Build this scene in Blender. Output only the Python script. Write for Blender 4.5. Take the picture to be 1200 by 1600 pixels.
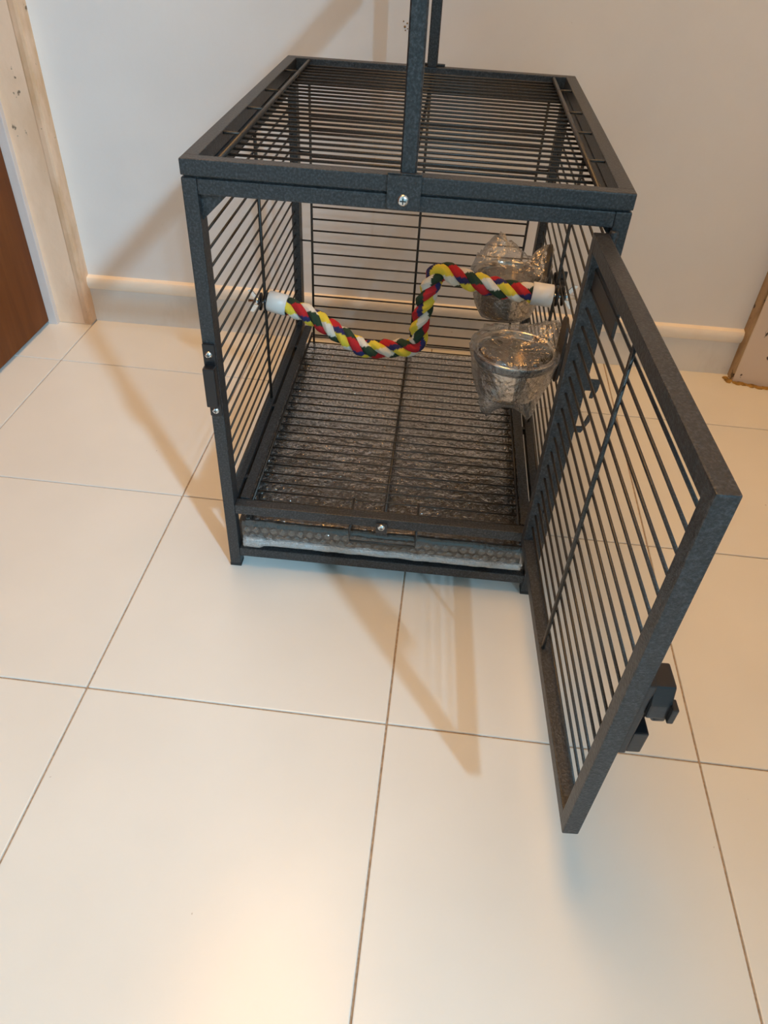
import bpy, bmesh, math, random
from mathutils import Vector, Matrix, noise

random.seed(7)
scene = bpy.context.scene
for o in list(bpy.data.objects):
    bpy.data.objects.remove(o, do_unlink=True)
COL = scene.collection

# ------------------------------------------------------------------ camera
cam_d = bpy.data.cameras.new('camera')
cam_d.sensor_fit = 'VERTICAL'
cam_d.sensor_height = 24.0
cam_d.lens = 1132.2099 / 1600.0 * 24.0
cam_d.clip_start = 0.01
cam = bpy.data.objects.new('camera', cam_d)
COL.objects.link(cam)
cam.matrix_world = Matrix(((0.9930377706715368, -0.10658402032821838, 0.05015807642223, 0.61083486),
                           (0.10788557630140186, 0.6519653863871734, -0.7505343678867331, -0.69498454),
                           (0.047293640648809546, 0.7507203084795945, 0.6589251323105559, 0.61942698),
                           (0, 0, 0, 1)))
scene.camera = cam

# ------------------------------------------------------------------ view, world, lights
vs = scene.view_settings
vs.view_transform = 'Standard'
vs.look = 'None'
vs.gamma = 1.0
vs.use_curve_mapping = False
vs.exposure = 0.08

world = bpy.data.worlds.new('world')
scene.world = world
world.use_nodes = True
bg = world.node_tree.nodes['Background']
bg.inputs['Color'].default_value = (0.42, 0.82, 1.0, 1)
bg.inputs['Strength'].default_value = 0.72


def area_light(name, loc, target, size, power, color, shape='DISK', spread=180.0):
    d = bpy.data.lights.new(name, 'AREA')
    d.shape = shape
    d.size = size
    d.energy = power
    d.color = color
    d.spread = math.radians(spread)
    o = bpy.data.objects.new(name, d)
    COL.objects.link(o)
    o.location = loc
    o.rotation_euler = (Vector(target) - Vector(loc)).to_track_quat('-Z', 'Y').to_euler()
    return o


# cool lamp of the next room, high up behind the right shoulder of the photographer
area_light('cool_room_lamp', (2.56, -2.86, 2.50), (0.5, -0.1, 0.1), 0.22, 20.0, (0.46, 0.77, 1.0), spread=75.0)
# warm lamp high on the wall over the cage
area_light('warm_wall_lamp', (0.385, 0.36, 2.15), (0.60, -0.35, 0.0), 0.16, 1.1, (1.0, 0.62, 0.30))
# warm ceiling lamp of the passage
area_light('warm_ceiling_lamp', (0.12, -0.06, 2.50), (0.24, 0.08, 0.0), 0.90, 33.0, (1.0, 0.50, 0.13))

# ------------------------------------------------------------------ materials
def new_mat(name):
    m = bpy.data.materials.new(name)
    m.use_nodes = True
    nt = m.node_tree
    return m, nt, nt.nodes, nt.links, nt.nodes['Principled BSDF']


def N(nt, typ, **kw):
    n = nt.nodes.new(typ)
    for k, v in kw.items():
        if k in n.inputs:
            n.inputs[k].default_value = v
        else:
            setattr(n, k, v)
    return n


def ramp(nt, stops):
    r = nt.nodes.new('ShaderNodeValToRGB')
    el = r.color_ramp.elements
    while len(el) < len(stops):
        el.new(0.5)
    for e, (pos, c) in zip(el, stops):
        e.position = pos
        e.color = (c[0], c[1], c[2], 1)
    return r


def coords(nt, scale=(1, 1, 1)):
    tc = nt.nodes.new('ShaderNodeTexCoord')
    mp = nt.nodes.new('ShaderNodeMapping')
    mp.inputs['Scale'].default_value = scale
    nt.links.new(tc.outputs['Object'], mp.inputs['Vector'])
    return mp.outputs['Vector']


def mat_plain(name, color, rough=0.5, metal=0.0, spec=0.5, bump=0.0, bscale=200.0, var=0.0):
    m, nt, nodes, links, b = new_mat(name)
    b.inputs['Base Color'].default_value = (*color, 1)
    b.inputs['Roughness'].default_value = rough
    b.inputs['Metallic'].default_value = metal
    b.inputs['Specular IOR Level'].default_value = spec
    v = coords(nt)
    nz = N(nt, 'ShaderNodeTexNoise', Scale=bscale, Detail=3.0)
    links.new(v, nz.inputs['Vector'])
    if var > 0:
        r = ramp(nt, [(0.3, [c * (1 - var) for c in color]), (0.7, [min(1, c * (1 + var)) for c in color])])
        links.new(nz.outputs['Fac'], r.inputs['Fac'])
        links.new(r.outputs['Color'], b.inputs['Base Color'])
    if bump > 0:
        bp = N(nt, 'ShaderNodeBump', Strength=bump, Distance=0.001)
        links.new(nz.outputs['Fac'], bp.inputs['Height'])
        links.new(bp.outputs['Normal'], b.inputs['Normal'])
    return m


def mat_hammered(name, base=(0.031, 0.033, 0.036), scale=520.0, bump=0.9, rough=0.42):
    m, nt, nodes, links, b = new_mat(name)
    v = coords(nt)
    vo = N(nt, 'ShaderNodeTexNoise', Scale=scale, Detail=2.0, Roughness=0.6)
    links.new(v, vo.inputs['Vector'])
    r = ramp(nt, [(0.35, [c * 0.6 for c in base]), (0.52, base), (0.70, [c * 2.0 for c in base])])
    links.new(vo.outputs['Fac'], r.inputs['Fac'])
    links.new(r.outputs['Color'], b.inputs['Base Color'])
    b.inputs['Metallic'].default_value = 0.2
    b.inputs['Roughness'].default_value = rough
    b.inputs['Specular IOR Level'].default_value = 0.6
    bp = N(nt, 'ShaderNodeBump', Strength=bump, Distance=0.0006)
    links.new(vo.outputs['Fac'], bp.inputs['Height'])
    links.new(bp.outputs['Normal'], b.inputs['Normal'])
    return m


M = {}
M['hammer'] = mat_hammered('hammered_black_paint')
M['wire'] = mat_hammered('wire_black_paint', (0.030, 0.027, 0.024), 900.0, 0.35, 0.40)
M['black_plastic'] = mat_plain('black_plastic', (0.012, 0.012, 0.014), 0.28, bump=0.1, bscale=300)
M['dark_plastic'] = mat_plain('dark_brown_plastic', (0.030, 0.024, 0.021), 0.45, bump=0.1)
M['rubber'] = mat_plain('rubber', (0.02, 0.02, 0.02), 0.7, bump=0.1)
M['zinc'] = mat_plain('zinc_screw', (0.72, 0.76, 0.78), 0.25, metal=1.0, bump=0.15, bscale=900)
M['slot'] = mat_plain('screw_slot', (0.06, 0.07, 0.07), 0.5, metal=0.6)
M['white_cap'] = mat_plain('white_plastic_cap', (0.78, 0.77, 0.74), 0.35, bump=0.05)
M['steel'] = mat_plain('stainless_steel', (0.62, 0.57, 0.50), 0.13, metal=1.0, bump=0.03, bscale=60)
M['tray'] = mat_plain('tray_black', (0.030, 0.022, 0.017), 0.55, var=0.15, bscale=30)
M['red'] = mat_plain('yarn_red', (0.50, 0.012, 0.018), 0.8, bump=0.6, bscale=1500, var=0.25)
M['green'] = mat_plain('yarn_green', (0.018, 0.045, 0.022), 0.85, bump=0.6, bscale=1500, var=0.25)
M['white'] = mat_plain('yarn_white', (0.78, 0.73, 0.63), 0.85, bump=0.6, bscale=1500, var=0.08)
M['yellow'] = mat_plain('yarn_yellow', (0.80, 0.62, 0.05), 0.8, bump=0.6, bscale=1500, var=0.1)
M['blue'] = mat_plain('yarn_blue', (0.022, 0.022, 0.11), 0.85, bump=0.6, bscale=1500, var=0.2)


def mat_film(name, transp=0.72, gloss=0.35, rough=0.12, tint=(0.95, 0.95, 0.95), bscale=60.0, bstr=0.6, milk=0.3):
    m, nt, nodes, links, b = new_mat(name)
    nodes.remove(b)
    out = nodes['Material Output']
    tr = N(nt, 'ShaderNodeBsdfTransparent')
    tr.inputs['Color'].default_value = (*tint, 1)
    gl = N(nt, 'ShaderNodeBsdfGlossy', Roughness=rough)
    gl.inputs['Color'].default_value = (1, 1, 1, 1)
    df = N(nt, 'ShaderNodeBsdfDiffuse')
    df.inputs['Color'].default_value = (0.75, 0.77, 0.78, 1)
    v = coords(nt)
    nz = N(nt, 'ShaderNodeTexNoise', Scale=bscale, Detail=3.0)
    links.new(v, nz.inputs['Vector'])
    bp = N(nt, 'ShaderNodeBump', Strength=bstr, Distance=0.004)
    links.new(nz.outputs['Fac'], bp.inputs['Height'])
    links.new(bp.outputs['Normal'], gl.inputs['Normal'])
    mx1 = nodes.new('ShaderNodeMixShader')
    mx1.inputs[0].default_value = milk
    links.new(gl.outputs[0], mx1.inputs[1])
    links.new(df.outputs[0], mx1.inputs[2])
    fr = N(nt, 'ShaderNodeLayerWeight', Blend=gloss)
    links.new(bp.outputs['Normal'], fr.inputs['Normal'])
    mr = N(nt, 'ShaderNodeMapRange')
    mr.inputs['To Min'].default_value = 1 - transp
    mr.inputs['To Max'].default_value = 0.85
    links.new(fr.outputs['Fresnel'], mr.inputs['Value'])
    mx2 = nodes.new('ShaderNodeMixShader')
    links.new(mr.outputs['Result'], mx2.inputs[0])
    links.new(tr.outputs[0], mx2.inputs[1])
    links.new(mx1.outputs[0], mx2.inputs[2])
    links.new(mx2.outputs[0], out.inputs['Surface'])
    return m


M['film'] = mat_film('clear_plastic_film', 0.85, 0.30, 0.12, milk=0.20, bscale=130, bstr=1.0)
M['bubble'] = mat_film('bubble_wrap_film', 0.92, 0.18, 0.10, milk=0.09, bscale=120, bstr=0.3)


M['fold'] = mat_film('folded_film', 0.62, 0.25, 0.18, milk=0.55, bscale=220, bstr=1.0)


def mat_wall():
    m, nt, nodes, links, b = new_mat('painted_wall')
    v = coords(nt)
    n1 = N(nt, 'ShaderNodeTexNoise', Scale=5.0, Detail=4.0)
    links.new(v, n1.inputs['Vector'])
    r1 = ramp(nt, [(0.3, (0.80, 0.79, 0.785)), (0.7, (0.86, 0.85, 0.84))])
    links.new(n1.outputs['Fac'], r1.inputs['Fac'])
    # small scuffs and specks
    n2 = N(nt, 'ShaderNodeTexNoise', Scale=24.0, Detail=5.0, Roughness=0.7)
    links.new(v, n2.inputs['Vector'])
    r2 = ramp(nt, [(0.745, (0, 0, 0)), (0.80, (1, 1, 1))])
    links.new(n2.outputs['Fac'], r2.inputs['Fac'])
    mx = N(nt, 'ShaderNodeMix', data_type='RGBA')
    links.new(r2.outputs['Color'], mx.inputs['Factor'])
    links.new(r1.outputs['Color'], mx.inputs['A'])
    mx.inputs['B'].default_value = (0.34, 0.29, 0.25, 1)
    links.new(mx.outputs['Result'], b.inputs['Base Color'])
    b.inputs['Roughness'].default_value = 0.55
    b.inputs['Specular IOR Level'].default_value = 0.3
    n3 = N(nt, 'ShaderNodeTexNoise', Scale=14.0, Detail=6.0)
    links.new(v, n3.inputs['Vector'])
    bp = N(nt, 'ShaderNodeBump', Strength=0.25, Distance=0.006)
    links.new(n3.outputs['Fac'], bp.inputs['Height'])
    links.new(bp.outputs['Normal'], b.inputs['Normal'])
    return m


def mat_frame(name, base, dirt, chip, dirt_lo=0.5, chip_lo=0.70, scale=9.0):
    """cream painted door frame with tan grime and dark chips"""
    m, nt, nodes, links, b = new_mat(name)
    v = coords(nt, (1, 1, 0.45))
    n1 = N(nt, 'ShaderNodeTexNoise', Scale=scale, Detail=5.0, Roughness=0.6)
    links.new(v, n1.inputs['Vector'])
    r1 = ramp(nt, [(dirt_lo, (0, 0, 0)), (dirt_lo + 0.18, (1, 1, 1))])
    links.new(n1.outputs['Fac'], r1.inputs['Fac'])
    mx = N(nt, 'ShaderNodeMix', data_type='RGBA')
    links.new(r1.outputs['Color'], mx.inputs['Factor'])
    mx.inputs['A'].default_value = (*base, 1)
    mx.inputs['B'].default_value = (*dirt, 1)
    v2 = coords(nt, (1, 1, 0.8))
    n2 = N(nt, 'ShaderNodeTexNoise', Scale=55.0, Detail=3.0, Roughness=0.55)
    links.new(v2, n2.inputs['Vector'])
    r2 = ramp(nt, [(chip_lo, (0, 0, 0)), (chip_lo + 0.035, (1, 1, 1))])
    links.new(n2.outputs['Fac'], r2.inputs['Fac'])
    mx2 = N(nt, 'ShaderNodeMix', data_type='RGBA')
    links.new(r2.outputs['Color'], mx2.inputs['Factor'])
    links.new(mx.outputs['Result'], mx2.inputs['A'])
    mx2.inputs['B'].default_value = (*chip, 1)
    links.new(mx2.outputs['Result'], b.inputs['Base Color'])
    b.inputs['Roughness'].default_value = 0.5
    bp = N(nt, 'ShaderNodeBump', Strength=0.4, Distance=0.002)
    links.new(n2.outputs['Fac'], bp.inputs['Height'])
    links.new(bp.outputs['Normal'], b.inputs['Normal'])
    return m


def mat_tile():
    m, nt, nodes, links, b = new_mat('glazed_tile')
    tc = nt.nodes.new('ShaderNodeTexCoord')
    oi = nt.nodes.new('ShaderNodeObjectInfo')
    add = N(nt, 'ShaderNodeVectorMath', operation='ADD')
    links.new(tc.outputs['Object'], add.inputs[0])
    links.new(oi.outputs['Location'], add.inputs[1])
    n1 = N(nt, 'ShaderNodeTexNoise', Scale=6.0, Detail=3.0)
    links.new(add.outputs[0], n1.inputs['Vector'])
    r1 = ramp(nt, [(0.3, (0.725, 0.72, 0.685)), (0.7, (0.77, 0.765, 0.73))])
    links.new(n1.outputs['Fac'], r1.inputs['Fac'])
    n2 = N(nt, 'ShaderNodeTexNoise', Scale=70.0, Detail=2.0, Roughness=0.5)
    links.new(add.outputs[0], n2.inputs['Vector'])
    r2 = ramp(nt, [(0.775, (0, 0, 0)), (0.80, (1, 1, 1))])
    links.new(n2.outputs['Fac'], r2.inputs['Fac'])
    mx = N(nt, 'ShaderNodeMix', data_type='RGBA')
    links.new(r2.outputs['Color'], mx.inputs['Factor'])
    links.new(r1.outputs['Color'], mx.inputs['A'])
    mx.inputs['B'].default_value = (0.40, 0.33, 0.27, 1)
    links.new(mx.outputs['Result'], b.inputs['Base Color'])
    b.inputs['Roughness'].default_value = 0.24
    b.inputs['Specular IOR Level'].default_value = 0.36
    n3 = N(nt, 'ShaderNodeTexNoise', Scale=9.0, Detail=2.0)
    links.new(add.outputs[0], n3.inputs['Vector'])
    bp = N(nt, 'ShaderNodeBump', Strength=0.06, Distance=0.004)
    links.new(n3.outputs['Fac'], bp.inputs['Height'])
    links.new(bp.outputs['Normal'], b.inputs['Normal'])
    return m


def mat_wood():
    m, nt, nodes, links, b = new_mat('brown_door_veneer')
    v = coords(nt, (1, 9, 0.8))
    n1 = N(nt, 'ShaderNodeTexNoise', Scale=6.0, Detail=6.0, Roughness=0.6, Distortion=0.4)
    links.new(v, n1.inputs['Vector'])
    r1 = ramp(nt, [(0.25, (0.125, 0.034, 0.006)), (0.5, (0.165, 0.048, 0.009)), (0.8, (0.205, 0.066, 0.014))])
    links.new(n1.outputs['Fac'], r1.inputs['Fac'])
    links.new(r1.outputs['Color'], b.inputs['Base Color'])
    b.inputs['Roughness'].default_value = 0.5
    b.inputs['Specular IOR Level'].default_value = 0.22
    return m


M['wall'] = mat_wall()
M['tile'] = mat_tile()
M['wood'] = mat_wood()
M['frame'] = mat_frame('cream_frame_paint', (0.95, 0.70, 0.51), (0.82, 0.57, 0.38), (0.26, 0.19, 0.13), 0.5, 0.705)
M['frame_stop'] = mat_frame('shaded_frame_paint', (0.74, 0.68, 0.66), (0.66, 0.58, 0.54), (0.3, 0.25, 0.2), 0.55, 0.74)  # greyer tone paints in the weaker light on the recessed strip
M['frame_edge'] = mat_frame('tan_worn_edge', (0.84, 0.60, 0.42), (0.66, 0.42, 0.24), (0.22, 0.13, 0.06), 0.44, 0.68, 16.0)
M['frame_right'] = mat_frame('worn_right_frame_paint', (0.70, 0.58, 0.48), (0.58, 0.44, 0.32), (0.06, 0.04, 0.03), 0.55, 0.66)
M['rust_edge'] = mat_frame('rotten_edge', (0.40, 0.27, 0.14), (0.22, 0.13, 0.05), (0.07, 0.04, 0.02), 0.42, 0.62, 30.0)
M['grout'] = mat_plain('grout', (0.40, 0.31, 0.23), 0.9, bump=0.3, bscale=300, var=0.25)
M['skirting'] = mat_frame('grey_skirting_tile', (0.80, 0.77, 0.73), (0.68, 0.64, 0.59), (0.5, 0.41, 0.3), 0.52, 0.735)
M['bead'] = mat_frame('cream_bead_paint', (0.93, 0.86, 0.76), (0.88, 0.79, 0.67), (0.62, 0.5, 0.36), 0.52, 0.74)
M['sealant'] = mat_plain('old_yellow_sealant', (0.30, 0.17, 0.035), 0.6, bump=0.6, bscale=120, var=0.5)
M['ceiling'] = mat_plain('ceiling_paint', (0.72, 0.69, 0.65), 0.8)

# ------------------------------------------------------------------ mesh helpers
class MB:
    def __init__(self):
        self.bm = bmesh.new()

    def box(self, x0, x1, y0, y1, z0, z1, bev=0.0, mat=None, mi=0):
        b2 = bmesh.new()
        vs_ = [b2.verts.new((x, y, z)) for x in (x0, x1) for y in (y0, y1) for z in (z0, z1)]
        for f in ((0, 1, 3, 2), (4, 6, 7, 5), (0, 4, 5, 1), (2, 3, 7, 6), (0, 2, 6, 4), (1, 5, 7, 3)):
            b2.faces.new([vs_[i] for i in f])
        if bev > 0:
            bmesh.ops.bevel(b2, geom=b2.edges[:], offset=bev, segments=2, profile=0.6, affect='EDGES')
        self._merge(b2, mat, mi)
        return self

    def _merge(self, b2, mat=None, mi=0):
        if mat is not None:
            bmesh.ops.transform(b2, matrix=mat, verts=b2.verts)
        mp = {}
        for v in b2.verts:
            mp[v] = self.bm.verts.new(v.co)
        for f in b2.faces:
            try:
                nf = self.bm.faces.new([mp[v] for v in f.verts])
                nf.material_index = mi
                nf.smooth = f.smooth
            except ValueError:
                pass
        b2.free()

    def prism(self, pts, axis, lo, hi, bev=0.0, mi=0):
        """extrude 2D pts along axis ('x','y','z')"""
        b2 = bmesh.new()
        def co(p, h):
            return {'x': (h, p[0], p[1]), 'y': (p[0], h, p[1]), 'z': (p[0], p[1], h)}[axis]
        a = [b2.verts.new(co(p, lo)) for p in pts]
        b = [b2.verts.new(co(p, hi)) for p in pts]
        n = len(pts)
        b2.faces.new(a)
        b2.faces.new(b[::-1])
        for i in range(n):
            b2.faces.new((a[i], b[i], b[(i + 1) % n], a[(i + 1) % n]))
        bmesh.ops.recalc_face_normals(b2, faces=b2.faces)
        if bev > 0:
            bmesh.ops.bevel(b2, geom=b2.edges[:], offset=bev, segments=2, profile=0.6, affect='EDGES')
        self._merge(b2, None, mi)
        return self

    def tube(self, pts, r, n=8, cap=True, closed=False, mi=0):
        pts = [Vector(p) for p in pts]
        rs = r if isinstance(r, (list, tuple)) else [r] * len(pts)
        rings = []
        prev = None
        L = len(pts)
        for i, p in enumerate(pts):
            if closed:
                t = (pts[(i + 1) % L] - pts[i - 1]).normalized()
            else:
                t = (pts[min(i + 1, L - 1)] - pts[max(i - 1, 0)]).normalized()
            if prev is None:
                u = t.orthogonal().normalized()
            else:
                u = (prev - t * prev.dot(t)).normalized()
            prev = u
            w = t.cross(u)
            rings.append([self.bm.verts.new(p + (u * math.cos(2 * math.pi * k / n) + w * math.sin(2 * math.pi * k / n)) * rs[i]) for k in range(n)])
        m = L if closed else L - 1
        for i in range(m):
            a, b = rings[i], rings[(i + 1) % L]
            for k in range(n):
                f = self.bm.faces.new((a[k], a[(k + 1) % n], b[(k + 1) % n], b[k]))
                f.smooth = True
                f.material_index = mi
        if cap and not closed:
            self.bm.faces.new(rings[0][::-1]).material_index = mi
            self.bm.faces.new(rings[-1]).material_index = mi
        return self

    def lathe(self, prof, n=32, center=(0, 0, 0), axis='z', mi=0, smooth=True):
        c = Vector(center)
        rings = []
        for r, h in prof:
            ring = []
            for k in range(n):
                a = 2 * math.pi * k / n
                if axis == 'z':
                    v = Vector((r * math.cos(a), r * math.sin(a), h))
                elif axis == 'y':
                    v = Vector((r * math.cos(a), h, r * math.sin(a)))
                else:
                    v = Vector((h, r * math.cos(a), r * math.sin(a)))
                ring.append(self.bm.verts.new(c + v))
            rings.append(ring)
        for a, b in zip(rings, rings[1:]):
            for k in range(n):
                f = self.bm.faces.new((a[k], a[(k + 1) % n], b[(k + 1) % n], b[k]))
                f.smooth = smooth
                f.material_index = mi
        return self

    def build(self, name, mats, parent=None, loc=None, rotz=None, normals=True):
        if normals:
            bmesh.ops.recalc_face_normals(self.bm, faces=self.bm.faces)
        me = bpy.data.meshes.new(name)
        self.bm.to_mesh(me)
        self.bm.free()
        if not isinstance(mats, (list, tuple)):
            mats = [mats]
        for k in mats:
            me.materials.append(M[k])
        return link(name, me, parent, loc, rotz)


def link(name, me, parent=None, loc=None, rotz=None):
    o = bpy.data.objects.new(name, me)
    COL.objects.link(o)
    if parent is not None:
        o.parent = parent
    if loc is not None:
        o.location = loc
    if rotz is not None:
        o.rotation_euler = (0, 0, rotz)
    return o


def thing(name, label, cat, loc=(0, 0, 0), rotz=0.0, group=None):
    o = bpy.data.objects.new(name, None)
    o.empty_display_size = 0.05
    COL.objects.link(o)
    o.location = loc
    o.rotation_euler = (0, 0, rotz)
    o['label'] = label
    o['category'] = cat
    if group:
        o['group'] = group
    return o


def struct(o, label, cat):
    o['kind'] = 'structure'
    o['label'] = label
    o['category'] = cat
    return o


# ------------------------------------------------------------------ room shell
T = 0.30
WROT = 0.0195                      # the wall runs slightly askew to the tile grid
def wall_y(x):
    return 0.4495 + WROT * x

floor = MB().box(-0.62, 3.4, -3.9, 0.62, -0.05, -0.0016).build('floor', 'grout')
struct(floor, 'floor of glossy cream square tiles with thin dark joints', 'floor')
g = 0.0009
tile_me = None
def tile_mesh(x0, x1, y0, y1):
    mb = MB()
    mb.box(x0, x1, y0, y1, -0.009, 0.0, bev=0.0011)
    bmesh.ops.recalc_face_normals(mb.bm, faces=mb.bm.faces)
    me = bpy.data.meshes.new('floor_tile')
    mb.bm.to_mesh(me)
    mb.bm.free()
    me.materials.append(M['tile'])
    return me
full = tile_mesh(g, T - g, g, T - g)
back_row = tile_mesh(g, T - g, g, 0.215)
for i in range(-2, 9):
    for j in range(-11, 2):
        link('floor_tile', back_row if j == 1 else full, floor, (i * T, j * T, 0))

# back wall
wb = MB().prism([(-0.60, wall_y(-0.60)), (3.4, wall_y(3.4)), (3.4, 0.62), (-0.60, 0.62)], 'z', 0.0, 2.6).build('wall_back', 'wall')
struct(wb, 'off-white painted back wall with small scuffs behind the cage', 'wall')
mk = MB()
for dx, dz, r in ((0, 0, .0016), (.003, .004, .0011), (-.002, .006, .001), (.001, -.004, .0009), (.004, -.002, .0008)):
    mk.lathe([(0.0001, -0.0006), (r * .8, -0.0006), (r, 0.0)], 8, (0.5207 + dx, wall_y(0.5207), 0.4692 + dz), 'y')
mk.build('paint_chip', 'rust_edge', wb)

# skirting: grey lower band, cream rounded bead on top
def sweep_profile(name, prof, x0, x1, mat, parent=None):
    mb = MB()
    a = [mb.bm.verts.new((x0, wall_y(x0) - d, z)) for d, z in prof]
    b = [mb.bm.verts.new((x1, wall_y(x1) - d, z)) for d, z in prof]
    n = len(prof)
    mb.bm.faces.new(a)
    mb.bm.faces.new(b[::-1])
    for k in range(n):
        f = mb.bm.faces.new((a[k], b[k], b[(k + 1) % n], a[(k + 1) % n]))
    return mb.build(name, mat, parent)
bb = sweep_profile('baseboard_back', [(-0.004, 0.0), (0.006, 0.0), (0.005, 0.062), (-0.004, 0.062)], 0.0005, 1.1125, 'skirting')
struct(bb, 'grey skirting band with a rounded cream top along the back wall', 'baseboard')
prof = [(-0.004, 0.060)] + [(0.0045 + 0.0065 * math.cos(a) - 0.0045 * (a > 1.2), 0.071 + 0.0115 * math.sin(a)) for a in [math.radians(q) for q in range(-80, 100, 15)]] + [(-0.004, 0.0830)]
sweep_profile('bead', prof, 0.0005, 1.1125, 'bead', bb)

# left door frame (trim_1), brown door (door_1), left wall
t1 = MB().box(-0.062, -0.0005, 0.4245, 0.462, 0.0, 2.1, bev=0.002).build('trim_1', 'frame')
struct(t1, 'cream door frame with chipped dirty paint in the left corner', 'door frame')
MB().box(-0.0150, 0.0008, 0.4238, 0.462, 0.0, 2.1, bev=0.0045).build('worn_edge', 'frame_edge', t1)
MB().box(-0.075, -0.0585, 0.4150, 0.455, 0.0, 2.1, bev=0.0012).build('door_stop', 'frame_stop', t1)
d1 = MB().box(-0.112, -0.072, -0.46, 0.4145, 0.006, 2.06, bev=0.002).build('door_1', 'wood')
struct(d1, 'plain brown wooden door closed in the left wall', 'door')
MB().box(-0.0735, -0.0712, 0.215, 0.235, 0.145, 0.158, bev=0.0004).build('inlay', 'dark_plastic', d1)
t2 = MB().box(-0.115, 0.0, -0.525, -0.465, 0.0, 2.1, bev=0.002).box(-0.115, 0.0, -0.525, 0.455, 2.07, 2.13, bev=0.002).build('trim_2', 'frame')
struct(t2, 'cream door frame side and head of the brown door', 'door frame')
wl = MB().box(-0.20, -0.001, -3.6, -0.527, 0.0, 2.6).box(-0.20, -0.001, -0.527, 0.46, 2.13, 2.6).build('wall_left', 'wall')
struct(wl, 'off-white left wall around the brown door', 'wall')

# right frame (trim_3) and stub of right wall
t3 = MB()
t3.prism([(1.1150, 0.4425), (1.185, 0.4280), (1.185, 0.475), (1.1150, 0.475)], 'z', 0.0, 2.1, bev=0.0015)
t3 = t3.build('trim_3', 'frame_right')
struct(t3, 'worn cream door frame with rotten base in the right corner', 'door frame')
MB().box(1.1122, 1.1165, 0.4440, 0.474, 0.0, 2.1, bev=0.001).build('worn_edge', 'rust_edge', t3)
sb = MB()
random.seed(3)
for k in range(60):
    x = 1.104 + 0.075 * random.random()
    y = 0.4405 - 0.19 * (x - 1.115) + random.uniform(-0.006, 0.003)
    if x < 1.115:
        y = random.uniform(0.438, 0.458)
    r = random.uniform(0.0015, 0.006)
    sb.lathe([(0.0002, r * .45), (r * .6, r * .38), (r, 0.0003)], 9, (x, y, 0.0), 'z')
sb.build('sealant', 'sealant', t3)
wr = MB().box(1.190, 1.30, -0.32, 0.46, 0.0, 2.6).box(1.114, 1.30, 0.30, 0.475, 2.1, 2.6).build('wall_right', 'wall')  # unseen front stretch lengthened to keep ambient light off the right side
struct(wr, 'short stub of off-white wall behind the right door frame', 'wall')
# unseen slab, added so its sloped edge cuts the cool lamp's light
wf = MB().prism([(1.66, 0.0), (3.3, 0.0), (3.3, 2.6), (2.126, 2.6)], 'y', -2.05, -1.95).build('lamp_blocker', 'wall')
struct(wf, 'unseen off-white slab with a sloping end, added to block the cool lamp', 'wall')
ce = MB().box(-0.62, 3.4, -3.9, 0.62, 2.6, 2.65).build('ceiling', 'ceiling')
struct(ce, 'plain off-white ceiling', 'ceiling')

# ------------------------------------------------------------------ the cage
W, D, H = 0.3534, 0.4440, 0.4480
t = 0.0125
O = (0.3949, -0.1125, 0.0)
TH = 0.0156
cage = thing('bird_cage', 'black hammered-metal travel bird cage with carry handle and front door open', 'bird cage', O, TH)
BV = 0.0012
def rail(name, x0, x1, y0, y1, z0, z1, parent=cage, mat='hammer'):
    return MB().box(x0, x1, y0, y1, z0, z1, bev=BV).build(name, mat, parent)

ZB = 0.4340          # top of the body frame
for x0 in (0, W - t):
    for y0 in (0, D - t):
        po = rail('post', x0, x0 + t, y0, y0 + t, 0.003, ZB)
        MB().box(x0 - 0.0003, x0 + t + 0.0003, y0 - 0.0003, y0 + t + 0.0003, 0.0, 0.0045, bev=0.0006).build('foot_cap', 'rubber', po)
for y0 in (0, D - t):
    rail('top_rail', t, W - t, y0 + 0.0002, y0 + t, ZB - t, ZB - 0.0002)
    if y0 == 0:
        rail('floor_rail', t, W - t, y0 + 0.0004, y0 + t, 0.0815, 0.0942)
    rail('base_rail', t, W - t, y0 + 0.0004, y0 + t, 0.0165, 0.0290)
for x0 in (0, W - t):
    rail('top_rail', x0 + 0.0002, x0 + t, t, D - t, ZB - t, ZB - 0.0002)
    rail('floor_rail', x0 + 0.0004, x0 + t, t, D - t, 0.0815, 0.0942)
    rail('base_rail', x0 + 0.0004, x0 + t, t, D - t, 0.0165, 0.0290)
# ledges that carry the floor grate
for s in (0, 1):
    mb = MB()
    a, b_ = (0.0160, 0.0265) if s == 0 else (W - 0.0265, W - 0.0160)
    mb.box(a, b_, t + 0.001, D - 0.017, 0.0930, 0.0955, bev=0.0006)
    e = (a, a + 0.002) if s == 0 else (b_ - 0.002, b_)
    mb.box(e[0], e[1], t + 0.001, D - 0.017, 0.072, 0.0945)
    for yy in (0.05, 0.20, 0.36):
        if s == 0:
            mb.box(0.0115, a + 0.001, yy, yy + 0.006, 0.086, 0.0938)
        else:
            mb.box(b_ - 0.001, W - 0.0115, yy, yy + 0.006, 0.086, 0.0938)
    mb.build('grate_ledge', 'hammer', cage)
# gussets in the top corners of the door opening
for s in (0, 1):
    gx = [(t - 0.001, ZB - t + 0.001), (0.0365, ZB - t + 0.001), (t - 0.001, 0.3985)]
    if s:
        gx = [(W - t + 0.001, ZB - t + 0.001), (W - 0.0210, ZB - t + 0.001), (W - t + 0.001, 0.4110)]
    MB().prism(gx, 'y', 0.0065, 0.0090, bev=0.0003).build('gusset', 'hammer', cage)

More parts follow.
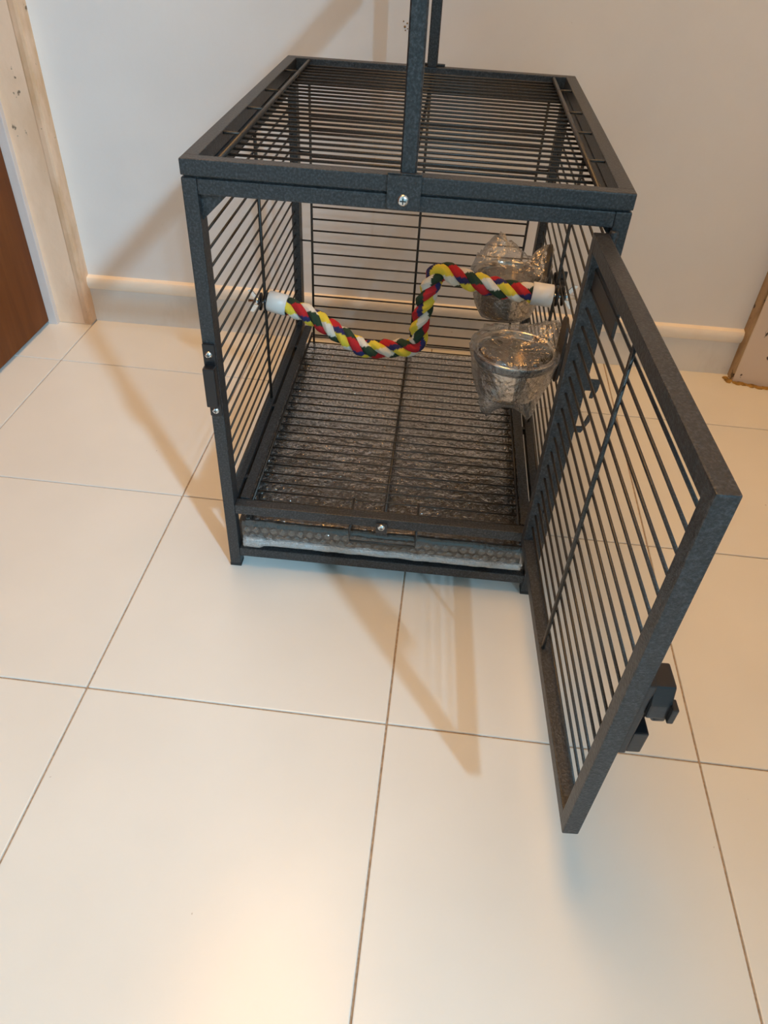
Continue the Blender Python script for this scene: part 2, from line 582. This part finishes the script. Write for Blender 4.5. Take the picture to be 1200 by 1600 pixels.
WR = 0.00125
def wire_mesh(p0, p1, r=WR, n=8):
    mb = MB()
    mb.tube([p0, p1], r, n)
    bmesh.ops.recalc_face_normals(mb.bm, faces=mb.bm.faces)
    me = bpy.data.meshes.new('wire')
    mb.bm.to_mesh(me)
    mb.bm.free()
    me.materials.append(M['wire'])
    return me

# side panels
for s in (0, 1):
    xc = 0.0050 if s == 0 else W - 0.0050
    mb = MB()
    xa, xb = (0.0018, 0.0122) if s == 0 else (W - 0.0122, W - 0.0018)
    mb.box(xa, xb, t - 0.0004, 0.0190, 0.0940, ZB - t + 0.0005, bev=0.0006)
    mb.box(xa, xb, D - 0.0190, D - t + 0.0004, 0.0940, ZB - t + 0.0005, bev=0.0006)
    mb.box(xa, xb, 0.0180, D - 0.0180, 0.0938, 0.0958)
    mb.box(xa, xb, 0.0180, D - 0.0180, ZB - t - 0.0020, ZB - t + 0.0005)
    panel = mb.build('side_panel', 'hammer', cage)
    me = wire_mesh((0, 0.0185, 0), (0, D - 0.0185, 0))
    z = 0.1026
    while z < 0.415:
        link('wire', me, panel, (xc, 0, z))
        z += 0.01628
    xi = 0.0078 if s == 0 else W - 0.0078
    link('brace', wire_mesh((0, 0, 0.084), (0, 0, 0.424), 0.0019), panel, (xi, 0.2175, 0))

# back panel
bp_ = MB()
for x in (0.0277, 0.1790, 0.3278 - 0.0015):
    bp_.tube([(x, D - 0.0090, 0.027), (x, D - 0.0090, 0.424)], 0.0017, 8)
for z in (0.1085, 0.2223, 0.340):
    bp_.tube([(t - 0.001, D - 0.0062, z), (0.0277, D - 0.0062, z)], WR, 6)
    bp_.tube([(0.3263, D - 0.0062, z), (W - t + 0.001, D - 0.0062, z)], WR, 6)
panel = bp_.build('back_panel', 'wire', cage)
me = wire_mesh((0.0270, 0, 0), (0.3270, 0, 0))
z = 0.2697 - 0.01625 * 14
while z < 0.42:
    link('wire', me, panel, (0, D - 0.0062, z))
    z += 0.01625

# floor grate
gm = MB()
gm.tube([(0.0275, 0.0150, 0.0852), (0.0275, D - 0.020, 0.0852)], 0.0018, 8)
gm.tube([(W - 0.0275, 0.0150, 0.0852), (W - 0.0275, D - 0.020, 0.0852)], 0.0018, 8)
gm.tube([(0.1770, 0.0150, 0.0835), (0.1770, D - 0.020, 0.0835)], 0.0019, 8)
grate = gm.build('floor_grate', 'wire', cage)
me = wire_mesh((0.0262, 0, 0), (W - 0.0262, 0, 0), 0.00095)
y = 0.0214
while y < D - 0.020:
    link('wire', me, grate, (0, y, 0.0858))
    y += 0.01695
# pull loop of the grate under the front rail
lp = MB()
lp.tube([(0.1402, 0.040, 0.0862), (0.1402, 0.0135, 0.0862), (0.1402, 0.0135, 0.0795), (0.1402, -0.003, 0.0780), (0.1402, -0.003, 0.0610),
         (0.2136, -0.003, 0.0610), (0.2136, -0.003, 0.0780), (0.2136, 0.0135, 0.0795), (0.2136, 0.0135, 0.0862), (0.2136, 0.040, 0.0862)], 0.0015, 8)
lp.build('pull_loop', 'wire', grate)

# lid
lm = MB()
ZL = 0.4355
lm.box(0, W, 0, t, ZL, H, bev=BV)
lm.box(0, W, D - t, D, ZL, H, bev=BV)
lm.box(0, t, t - 0.001, D - t + 0.001, ZL, H, bev=BV)
lm.box(W - t, W, t - 0.001, D - t + 0.001, ZL, H, bev=BV)
lm.box(0.002, W - 0.002, 0.003, t - 0.002, ZB - 0.0005, ZL + 0.001)
lm.box(0.002, W - 0.002, D - t + 0.002, D - 0.003, ZB - 0.0005, ZL + 0.001)
lm.box(0.003, t - 0.002, t, D - t, ZB - 0.0005, ZL + 0.001)
lm.box(W - t + 0.002, W - 0.003, t, D - t, ZB - 0.0005, ZL + 0.001)
lid = lm.build('lid', 'hammer', cage)
for x in (0.0285, 0.1805, 0.3265):
    link('rod', wire_mesh((0, t - 0.001, 0), (0, D - t + 0.001, 0), 0.0022 if x != 0.1805 else 0.0017), lid, (x, 0, 0.4452 if x != 0.1805 else 0.4395))
me = wire_mesh((0.0275, 0, 0), (0.3275, 0, 0))
n = 25
for k in range(n):
    link('wire', me, lid, (0, 0.0235 + k * (D - 0.047) / (n - 1), 0.4422))
for y in (0.0875, 0.1785, 0.2575, 0.3610):
    for s in (0, 1):
        xa = (t - 0.0006, 0.0295) if s == 0 else (W - t + 0.0006, W - 0.0280)
        zc = 0.4462
        pts = [(xa[0], y, zc), (xa[0] * .7 + xa[1] * .3, y, zc + 0.0002), (xa[1], y, zc)]
        MB().tube(pts, 0.0013, 7).build('clip', 'wire', lid)

# carry handle: square tube bent into an arch from front to back
def square_sweep(name, pts, hw, hd, parent, mat, r=0.0012):
    """pts in the y-z plane at x=xc, section hw (x) by hd (in-plane), edges chamfered"""
    mb = MB()
    rings = []
    L = len(pts)
    sec = []
    for sx, sy in ((-1, -1), (1, -1), (1, 1), (-1, 1)):
        if sx * sy > 0:
            sec += [(sx * hw, sy * (hd - r)), (sx * (hw - r), sy * hd)][::1]
        else:
            sec += [(sx * (hw - r), sy * hd), (sx * hw, sy * (hd - r))]
    for i, p in enumerate(pts):
        p = Vector(p)
        tt = (Vector(pts[min(i + 1, L - 1)]) - Vector(pts[max(i - 1, 0)])).normalized()
        nrm = Vector((1, 0, 0)).cross(tt)
        rings.append([mb.bm.verts.new(p + Vector((1, 0, 0)) * a + nrm * b) for a, b in sec])
    m = len(sec)
    for a, b in zip(rings, rings[1:]):
        for k in range(m):
            mb.bm.faces.new((a[k], a[(k + 1) % m], b[(k + 1) % m], b[k]))
    mb.bm.faces.new(rings[0])
    mb.bm.faces.new(rings[-1][::-1])
    return mb.build(name, mat, parent)

HX = 0.1790
yf, yb, zt, rad = 0.0068, D - 0.0068, 0.6150, 0.045
pts = [(HX, yf, 0.4485), (HX, yf, 0.50), (HX, yf, zt - rad)]
for q in range(10, 91, 10):
    a = math.radians(q)
    pts.append((HX, yf + rad - rad * math.cos(a), zt - rad + rad * math.sin(a)))
for q in range(90, -1, -10):
    a = math.radians(q)
    pts.append((HX, yb - rad + rad * math.cos(a), zt - rad + rad * math.sin(a)))
pts += [(HX, yb, 0.50), (HX, yb, 0.4485)]
handle = square_sweep('handle', pts, 0.0062, 0.0062, cage, 'hammer')
gp = [(HX, 0.062, zt), (HX, 0.070, zt), (HX, 0.22, zt + 0.001), (HX, D - 0.070, zt), (HX, D - 0.062, zt)]
MB().tube(gp, [0.0120, 0.0145, 0.0155, 0.0145, 0.0120], 20).build('grip', 'rubber', handle)

def screw(parent, x, y, z, r, ax='y', cross=True, d=-1):
    """pan-head screw whose head points along d*axis"""
    mb = MB()
    prof = [(0.0001, d * r * .55), (r * .55, d * r * .50), (r * .9, d * r * .28), (r, 0.0)]
    mb.lathe(prof, 20, (x, y, z), ax)
    s = mb.build('screw', 'zinc', parent)
    mb = MB()
    q = r * .5
    if ax == 'y':
        yy = y + d * r * .52
        mb.box(x - q, x + q, yy - 0.0003, yy + 0.0003, z - r * .11, z + r * .11)
        mb.box(x - r * .11, x + r * .11, yy - 0.0003, yy + 0.0003, z - q, z + q)
    mb.build('cross_slot', 'slot', s)
    return s

for back in (0, 1):
    mb = MB()
    if not back:
        mb.prism([(0.1635, 0.4250), (0.1650, 0.4232), (0.1885, 0.4232), (0.1900, 0.4250), (0.1900, 0.4500), (0.1635, 0.4500)], 'y', -0.0024, -0.0002, bev=0.0004)
        mb.box(0.1635, 0.1900, -0.0024, 0.0035, 0.4482, 0.4502, bev=0.0004)
        br = mb.build('handle_bracket', 'hammer', handle)
        screw(handle, 0.1765, -0.0024, 0.4305, 0.0047)
    else:
        mb.box(0.1635, 0.1945, D + 0.0002, D + 0.0024, 0.4232, 0.4502, bev=0.0004)
        mb.box(0.1635, 0.1945, D - 0.0035, D + 0.0024, 0.4482, 0.4502, bev=0.0004)
        mb.build('handle_bracket', 'hammer', handle)

# lock tab with screw on the front rail
tb = MB()
tb.box(0.1690, 0.1815, -0.0022, 0.0006, 0.0720, 0.0890, bev=0.0005)
tb = tb.build('lock_tab', 'hammer', cage)
screw(tb, 0.1750, -0.0022, 0.0842, 0.0042)

# catch on the left post
cm = MB()
cm.box(0.0004, 0.0120, -0.0030, 0.0002, 0.2120, 0.2900, bev=0.0008)
cm.box(0.0006, 0.0118, -0.0115, -0.0028, 0.2270, 0.2690, bev=0.0014)
catch = cm.build('door_catch', 'black_plastic', cage)
screw(catch, 0.0058, -0.0030, 0.2795, 0.0036)
screw(catch, 0.0062, -0.0030, 0.2185, 0.0036)

# hooks on the right front post
hk = MB()
hk.prism([(W - 0.001, 0.2850), (0.3660, 0.2850), (0.3655, 0.2745), (0.3625, 0.2655), (0.3595, 0.2655), (0.3600, 0.2735), (W - 0.001, 0.2735)], 'y', 0.0040, 0.0062, bev=0.0003)
hk.build('side_hook', 'hammer', cage)
hk = MB()
hk.prism([(W - 0.001, 0.2270), (0.3605, 0.2270), (0.3660, 0.2400), (0.3655, 0.2470), (0.3630, 0.2465), (0.3600, 0.2335), (W - 0.001, 0.2330)], 'y', 0.0040, 0.0062, bev=0.0003)
hk.build('side_hook', 'hammer', cage)

# ---- door, swung open on the right post
HINGE = (0.3395, 0.0001)
ANG = -1.52386
DW, Z0, Z1 = 0.3219, 0.0850, 0.4178
dm = MB()
dm.box(0.0, t, -t, 0.0, Z0, Z1, bev=BV)
dm.box(DW - t, DW, -t, 0.0, Z0, Z1, bev=BV)
dm.box(t - 0.0012, DW - t + 0.0012, -t, 0.0, Z1 - t, Z1, bev=BV)
dm.box(t - 0.0012, DW - t + 0.0012, -t, 0.0, Z0, Z0 + t, bev=BV)
door = dm.build('door', 'hammer', cage, (HINGE[0], HINGE[1], 0), ANG)
me = wire_mesh((t - 0.001, 0, 0), (DW - t + 0.001, 0, 0))
for k in range(18):
    link('wire', me, door, (0, -0.0062, 0.3925 - k * 0.01632))
link('brace', wire_mesh((0, 0, Z0 + t - 0.001), (0, 0, Z1 - t + 0.001), 0.0019), door, (0.1560, -0.0092, 0))
MB().box(t - 0.0005, 0.0950, -0.0066, -0.0040, 0.3740, 0.3945, bev=0.0004).build('stiffener_plate', 'dark_plastic', door)
for z in (0.4110, 0.1200):
    MB().lathe([(0.0001, -0.009), (0.0032, -0.009), (0.0036, -0.008), (0.0036, 0.008), (0.0032, 0.009), (0.0001, 0.009)], 16, (0.0015, 0.0034, z)).build('hinge_pin', 'hammer', door)
# latch on the outer face near the free end
la = MB()
la.box(0.2990, 0.3210, -0.0002, 0.0050, 0.1990, 0.2720, bev=0.0012)
la.prism([(0.3010, 0.2010), (0.3210, 0.2010), (0.3215, 0.2230), (0.3010, 0.2230)], 'y', 0.0045, 0.0140, bev=0.0012)
la.prism([(0.3010, 0.2440), (0.3240, 0.2440), (0.3235, 0.2560), (0.3190, 0.2700), (0.3010, 0.2700)], 'y', 0.0045, 0.0175, bev=0.0014)
latch = la.build('latch', 'black_plastic', door)
kb = MB()
kb.lathe([(0.0001, 0.0), (0.0062, 0.0), (0.0062, 0.0130), (0.0085, 0.0140), (0.0085, 0.0200), (0.0070, 0.0215), (0.0001, 0.0215)], 20, (0.3090, 0.0010, 0.2350), 'y')
kb.build('knob', 'black_plastic', latch)
lv = MB()
lv.box(0.2985, 0.3060, 0.0110, 0.0160, 0.1980, 0.2200, bev=0.001)
lv.box(0.3185, 0.3270, 0.0165, 0.0205, 0.2440, 0.2580, bev=0.001)
lv.build('lever', 'black_plastic', latch)

# ------------------------------------------------------------------ things inside the cage
CM = Matrix.Translation(O) @ Matrix.Rotation(TH, 4, 'Z')
def cw(x, y, z):
    return tuple(CM @ Vector((x, y, z)))

# feeding cups in clear plastic bags
def make_cup(label, lx, ly, zr, tuft, seed):
    root = thing('feeding_cup', label, 'cup', cw(lx, ly, zr - 0.050), TH, 'steel feeding cups in clear plastic')
    R = 0.0425
    mb = MB()
    mb.lathe([(0.0001, 0.0), (0.026, 0.0), (0.0305, 0.0025), (0.0335, 0.009), (0.0375, 0.040), (0.0385, 0.0480),
              (R, 0.0488), (R + 0.0006, 0.0498), (R, 0.0508), (0.0390, 0.0508), (0.0374, 0.0495), (0.0364, 0.040),
              (0.0322, 0.010), (0.0295, 0.0042), (0.0255, 0.0022), (0.0001, 0.0022)], 48)
    mb.build('bowl', 'steel', root)
    mb = MB()
    mb.lathe([(0.0386, 0.0405), (0.0412, 0.0405), (0.0418, 0.0425), (0.0418, 0.0468), (0.0412, 0.0482), (0.0386, 0.0482), (0.0386, 0.0405)], 40)
    mb.box(0.0390, W - lx - 0.0120, -0.0055, 0.0055, 0.0400, 0.0485, bev=0.001)
    mb.build('holder_ring', 'black_plastic', root)
    # clamp discs either side of the bars
    xe = W - lx
    mb = MB()
    mb.lathe([(0.0001, xe - 0.0125), (0.0125, xe - 0.0125), (0.0135, xe - 0.0112), (0.0135, xe - 0.0072), (0.0001, xe - 0.0068)], 24, (0, 0, 0.0440), 'x')
    mb.build('clamp_plate', 'dark_plastic', root)
    mb = MB()
    mb.lathe([(0.0001, xe - 0.0030), (0.0110, xe - 0.0030), (0.0118, xe - 0.002), (0.0118, xe + 0.003), (0.006, xe + 0.005), (0.006, xe + 0.011), (0.0001, xe + 0.012)], 20, (0, 0, 0.0440), 'x')
    mb.box(xe + 0.004, xe + 0.012, -0.0015, 0.0015, 0.030, 0.058, bev=0.0008)
    mb.build('wing_nut', 'black_plastic', root)
    mb = MB()
    st = []
    for q in range(0, 181, 15):
        st.append((0.0165 * math.cos(math.radians(q)), 0.072 + 0.0165 * math.sin(math.radians(q))))
    for q in range(180, 361, 15):
        st.append((0.0165 * math.cos(math.radians(q)), 0.036 + 0.0165 * math.sin(math.radians(q))))
    mb.prism(st, 'x', xe - 0.0148, xe - 0.0122)
    mb.build('back_plate', 'dark_plastic', root)
    # crumpled film: loose bag around the bowl, gathered into tufts
    prof = [(0.004, -0.0035), (0.020, -0.0030), (0.032, 0.001), (0.0365, 0.010), (0.0400, 0.022), (0.0425, 0.035), (0.0450, 0.047),
            (0.0462, 0.0525), (0.0440, 0.0565), (0.0370, 0.0580), (0.0270, 0.0560), (0.0160, 0.0535), (0.0060, 0.0525), (0.0002, 0.0522)]
    mb = MB()
    nn_ = 72
    rings = []
    for r, h in prof:
        ring = []
        for k in range(nn_):
            a = 2 * math.pi * k / nn_
            p = Vector((r * math.cos(a), r * math.sin(a), h))
            f = noise.noise(p * 90 + Vector((seed, 0, 0))) * 0.0032 + noise.noise(p * 210 + Vector((0, seed, 0))) * 0.0014
            rr = max(0.0002, r + (abs(f) if r > 0.03 else 0.0))
            hh = h + (f * 1.4 if h > 0.05 else 0)
            for (ta, tz0, tz1, tr, tw, dz) in tuft:
                da = math.atan2(math.sin(a - ta), math.cos(a - ta))
                g_ = math.exp(-(da / tw) ** 2) * math.exp(-((h - tz0) / tz1) ** 2)
                wob = 1 + 0.55 * noise.noise(Vector((a * 9, h * 300, seed)))
                rr += tr * g_ * wob * (1 if r > 0.02 else 0)
                hh += dz * g_ * wob * (1 if r > 0.02 else 0)
            ring.append(mb.bm.verts.new((rr * math.cos(a), rr * math.sin(a), hh)))
        rings.append(ring)
    for a_, b_2 in zip(rings, rings[1:]):
        for k in range(nn_):
            f = mb.bm.faces.new((a_[k], a_[(k + 1) % nn_], b_2[(k + 1) % nn_], b_2[k]))
            f.smooth = True
    wrp = mb.build('plastic_bag', 'film', root)
    wrp['label'] = 'crumpled clear plastic film'
    return root

PI = math.pi
make_cup('steel feeding cup in clear plastic near the back, behind the rope perch', 0.2965, 0.2770, 0.2650,
         [(PI * .62, 0.057, 0.006, -0.002, .62, 0.026), (0.25, 0.056, 0.007, 0.004, .34, 0.022)], 1.7)
make_cup('steel feeding cup in clear plastic nearest the open door, below the rope perch', 0.2955, 0.0870, 0.2650,
         [(-PI * .72, 0.004, 0.010, 0.006, .30, -0.014), (-PI * .30, 0.004, 0.010, 0.004, .26, -0.018), (0.55, 0.056, 0.008, 0.006, .35, 0.016)], 5.2)

# rope perch
key = [(0.0300, 0.215, 0.2290), (0.0600, 0.212, 0.2215), (0.0910, 0.208, 0.2060), (0.1180, 0.205, 0.1915), (0.1290, 0.205, 0.1870), (0.1400, 0.205, 0.1865), (0.1600, 0.205, 0.1895),
       (0.1800, 0.205, 0.1925), (0.1905, 0.205, 0.1965), (0.1945, 0.205, 0.2050), (0.1940, 0.205, 0.2180), (0.1980, 0.205, 0.2500), (0.2050, 0.205, 0.2790), (0.2095, 0.205, 0.2880), (0.2165, 0.205, 0.2905), (0.2260, 0.204, 0.2885), (0.2530, 0.203, 0.2820),
       (0.2890, 0.200, 0.2780), (0.3240, 0.197, 0.2770)]
key = [Vector(k) for k in key]
def catmull(P, n):
    out = []
    Q = [P[0] * 2 - P[1]] + P + [P[-1] * 2 - P[-2]]
    for i in range(1, len(Q) - 2):
        for s in range(n):
            u = s / n
            a, b, c_, d_ = Q[i - 1], Q[i], Q[i + 1], Q[i + 2]
            out.append(0.5 * ((2 * b) + (c_ - a) * u + (2 * a - 5 * b + 4 * c_ - d_) * u * u + (3 * b - a - 3 * c_ + d_) * u ** 3))
    out.append(P[-1])
    return out
path = catmull(key, 24)
# resample evenly
cum = [0.0]
for a, b in zip(path, path[1:]):
    cum.append(cum[-1] + (b - a).length)
step = 0.0011
ns = int(cum[-1] / step)
res_ = []
j = 0
for i in range(ns + 1):
    s = cum[-1] * i / ns
    while j < len(cum) - 2 and cum[j + 1] < s:
        j += 1
    u = (s - cum[j]) / max(1e-9, cum[j + 1] - cum[j])
    res_.append(path[j].lerp(path[j + 1], u))
perch = thing('rope_perch', 'multicoloured bent rope perch with white end caps across the cage', 'perch', cw(*key[0]), TH)
base = key[0]
yarn = ['yellow', 'white', 'green', 'red', 'blue']
frames = []
prev = None
for i, p in enumerate(res_):
    tt = (res_[min(i + 1, ns)] - res_[max(i - 1, 0)]).normalized()
    u = Vector((0, 1, 0)) if prev is None else prev
    u = (u - tt * u.dot(tt)).normalized()
    prev = u
    frames.append((p - base, u, tt.cross(u), tt))
pitch = 0.054
RH, RS = 0.0050, 0.0064
for sidx in range(3):
    mb = MB()
    rings = []
    nsec = 20
    for i, (p, u, w, tt) in enumerate(frames):
        ph = 2 * PI * (i * step / pitch + sidx / 3.0)
        ctr = p + (u * math.cos(ph) + w * math.sin(ph)) * RH
        er = (u * math.cos(ph) + w * math.sin(ph))
        et = (-u * math.sin(ph) + w * math.cos(ph))
        ring = []
        for k in range(nsec):
            a = 2 * PI * k / nsec + sidx * 1.1 - i * step / 0.11 * 2 * PI * 0.35
            # each yarn bulges slightly
            rr = RS * (1 + 0.05 * math.cos(5 * (a - sidx * 1.1 + i * step / 0.11 * 2 * PI * 0.35) - PI))
            ring.append(mb.bm.verts.new(ctr + (er * math.cos(a) + et * math.sin(a)) * rr))
        rings.append(ring)
    for ri, (a_, b_2) in enumerate(zip(rings, rings[1:])):
        for k in range(nsec):
            f = mb.bm.faces.new((a_[k], a_[(k + 1) % nsec], b_2[(k + 1) % nsec], b_2[k]))
            f.smooth = True
            # yarn colour follows the direction around the rope, shifted from strand to strand
            c0 = sum((v.co for v in (a_[k], a_[(k + 1) % nsec], b_2[k])), Vector()) / 3
            p0, u0, w0, t0 = frames[ri]
            phi = math.atan2((c0 - p0).dot(w0), (c0 - p0).dot(u0))
            cpos = (phi / (2 * PI) + 0.30) * 5 + sidx * 5 / 3.0 + ri * step / 0.05
            cp = cpos % 5
            f.material_index = 4 if cp > 4.45 else int(min(3, cp / 4.45 * 4))
    mb.bm.faces.new(rings[0][::-1])
    mb.bm.faces.new(rings[-1])
    so = mb.build('rope_strand', yarn, perch)

def end_cap(center, direction, outer):
    d = Vector(direction).normalized()
    rot = d.to_track_quat('Z', 'Y').to_matrix().to_4x4()
    mb = MB()
    mb.lathe([(0.0001, -0.011), (0.0112, -0.011), (0.0124, -0.0100), (0.0124, 0.0120), (0.0112, 0.0125), (0.0106, 0.0115), (0.0106, -0.006), (0.0001, -0.006)], 28)
    bmesh.ops.transform(mb.bm, matrix=Matrix.Translation(Vector(center) - base) @ rot, verts=mb.bm.verts)
    cap = mb.build('end_cap', 'white_cap', perch)
    sx = -1 if outer < 0.1 else 1
    y0, z0 = center[1], center[2]
    xb = center[0]
    mb = MB()
    pw = outer
    # washer inside, threaded bolt through the bars, wing nut outside
    c = Vector((0, y0, z0)) - Vector((0, base.y, base.z))
    mb.lathe([(0.0001, pw - sx * 0.0060), (0.0115, pw - sx * 0.0060), (0.0115, pw - sx * 0.0035), (0.0001, pw - sx * 0.0035)], 22, c - Vector((base.x, 0, 0)), 'x')
    mb.lathe([(0.0001, pw + sx * 0.0015), (0.0105, pw + sx * 0.0015), (0.0105, pw + sx * 0.0030), (0.0001, pw + sx * 0.0030)], 22, c - Vector((base.x, 0, 0)), 'x')
    mb.build('washer', 'black_plastic', perch)
    mb = MB()
    x1 = pw + sx * 0.017
    mb.tube([(xb - base.x, c.y, c.z), (x1 - base.x, c.y, c.z)], 0.0025, 10)
    mb.build('bolt', 'zinc', perch)
    mb = MB()
    mb.tube([(pw + sx * 0.0030 - base.x, c.y, c.z), (pw + sx * 0.0095 - base.x, c.y, c.z)], 0.0045, 12)
    mb.prism([(pw + sx * 0.004 - base.x, c.z + 0.003), (pw + sx * 0.009 - base.x, c.z + 0.003), (pw + sx * 0.017 - base.x, c.z + 0.013), (pw + sx * 0.012 - base.x, c.z + 0.014)], 'y', c.y - 0.001, c.y + 0.001)
    mb.prism([(pw + sx * 0.004 - base.x, c.z - 0.003), (pw + sx * 0.009 - base.x, c.z - 0.003), (pw + sx * 0.017 - base.x, c.z - 0.013), (pw + sx * 0.012 - base.x, c.z - 0.014)], 'y', c.y - 0.001, c.y + 0.001)
    mb.build('wing_nut', 'zinc', perch)
end_cap((0.0225, 0.2160, 0.2305), (1, -0.06, -0.16), 0.0050)
end_cap((0.3285, 0.1965, 0.2770), (-1, 0.06, 0.05), W - 0.0050)

# slide-out tray in bubble wrap
TX0, TX1, TY0, TY1, TZ0, TZ1 = 0.0200, W - 0.0200, 0.0080, D - 0.0230, 0.0330, 0.0660
tray = thing('slide_out_tray', 'dark slide-out tray wrapped in bubble wrap under the cage floor', 'tray', cw(0, 0, TZ0), TH)
tm = MB()
h_ = TZ1 - TZ0
tm.box(TX0, TX1, TY0, TY1, 0.004, 0.007, bev=0.0008)
for b_ in ((TX0, TX1, TY0, TY0 + 0.003), (TX0, TX1, TY1 - 0.003, TY1), (TX0, TX0 + 0.003, TY0, TY1), (TX1 - 0.003, TX1, TY0, TY1)):
    tm.box(b_[0], b_[1], b_[2], b_[3], 0.004, h_, bev=0.0006)
tm.box(TX0 + 0.002, TX1 - 0.002, TY0 + 0.002, TY1 - 0.002, h_ - 0.006, h_ - 0.003)
tm.build('tray_body', 'tray', tray)
# film: sheet over the top, rolled over the front, with domed bubbles
bw = MB()
bm_ = bw.bm
path_yz = []
ztop = h_ + 0.0022
for k in range(41):
    path_yz.append((TY1 + 0.003 - k * (TY1 - TY0) / 40, ztop))
path_yz += [(TY0 - 0.0015, ztop - 0.002), (TY0 - 0.0040, ztop - 0.007), (TY0 - 0.0045, ztop - 0.016), (TY0 - 0.0045, ztop - 0.026), (TY0 - 0.0020, 0.0020), (TY0 + 0.006, 0.0004), (TY0 + 0.05, 0.0006)]
nx = 60
rows = []
for (yy, zz) in path_yz:
    row = []
    for k in range(nx + 1):
        x = TX0 - 0.003 + k * (TX1 - TX0 + 0.006) / nx
        d_ = noise.noise(Vector((x * 40, yy * 40, zz * 60))) * 0.0016
        row.append(bm_.verts.new((x, yy - abs(d_) * (1 if zz < ztop - 0.003 else 0), zz + (d_ * 0.6 if zz > ztop - 0.003 else 0))))
    rows.append(row)
for a_, b_2 in zip(rows, rows[1:]):
    for k in range(nx):
        f = bm_.faces.new((a_[k], a_[k + 1], b_2[k + 1], b_2[k]))
        f.smooth = True
def dome(c, nrm, r, hgt):
    u = nrm.orthogonal().normalized()
    w = nrm.cross(u)
    n = 8
    rg = []
    for rr, hh in ((1.0, 0.0), (0.86, 0.6), (0.5, 0.92)):
        rg.append([bm_.verts.new(c + (u * math.cos(2 * PI * k / n) + w * math.sin(2 * PI * k / n)) * r * rr + nrm * hgt * hh) for k in range(n)])
    topv = bm_.verts.new(c + nrm * hgt)
    for a_, b_2 in zip(rg, rg[1:]):
        for k in range(n):
            bm_.faces.new((a_[k], a_[(k + 1) % n], b_2[(k + 1) % n], b_2[k])).smooth = True
    for k in range(n):
        bm_.faces.new((rg[-1][k], rg[-1][(k + 1) % n], topv)).smooth = True
sp = 0.0102
random.seed(11)
row_i = 0
yy = TY0 + 0.004
while yy < TY1:
    x = TX0 + 0.003 + (sp / 2 if row_i % 2 else 0)
    while x < TX1 - 0.002:
        nn_ = Vector((random.uniform(-.12, .12), random.uniform(-.12, .12), 1)).normalized()
        dome(Vector((x, yy, ztop + 0.0002)), nn_, 0.0042 * random.uniform(.85, 1.05), 0.0026 * random.uniform(.5, 1.1))
        x += sp
    yy += sp * 0.88
    row_i += 1
for r_, zz in enumerate((ztop - 0.010, ztop - 0.019, ztop - 0.028)):
    x = TX0 + 0.003 + (sp / 2 if r_ % 2 else 0)
    while x < TX1:
        nn_ = Vector((random.uniform(-.15, .15), -1, random.uniform(-.15, .25))).normalized()
        dome(Vector((x, TY0 - 0.0050, zz)), nn_, 0.0043, 0.0030 * random.uniform(.5, 1.1))
        x += sp
wrap = bw.build('bubble_wrap', 'bubble', tray, normals=False)
wrap['kind'] = 'stuff'
wrap['label'] = 'clear bubble wrap film'

# rolled lower edge of the film along the tray front
rf = MB()
fp = []
fr_ = []
for k in range(70):
    x = TX0 - 0.001 + k * (TX1 - TX0 + 0.002) / 69
    q = noise.noise(Vector((x * 110, 3.1, 0)))
    fp.append((x, TY0 - 0.0045 + 0.001 * q, 0.0065 + 0.0012 * noise.noise(Vector((x * 90, 9.7, 0)))))
    fr_.append((0.0042 + 0.0012 * q) * (1.7 if k < 5 else 1.0))
rf.tube(fp, fr_, 10)
rf.build('film_fold', 'fold', tray)
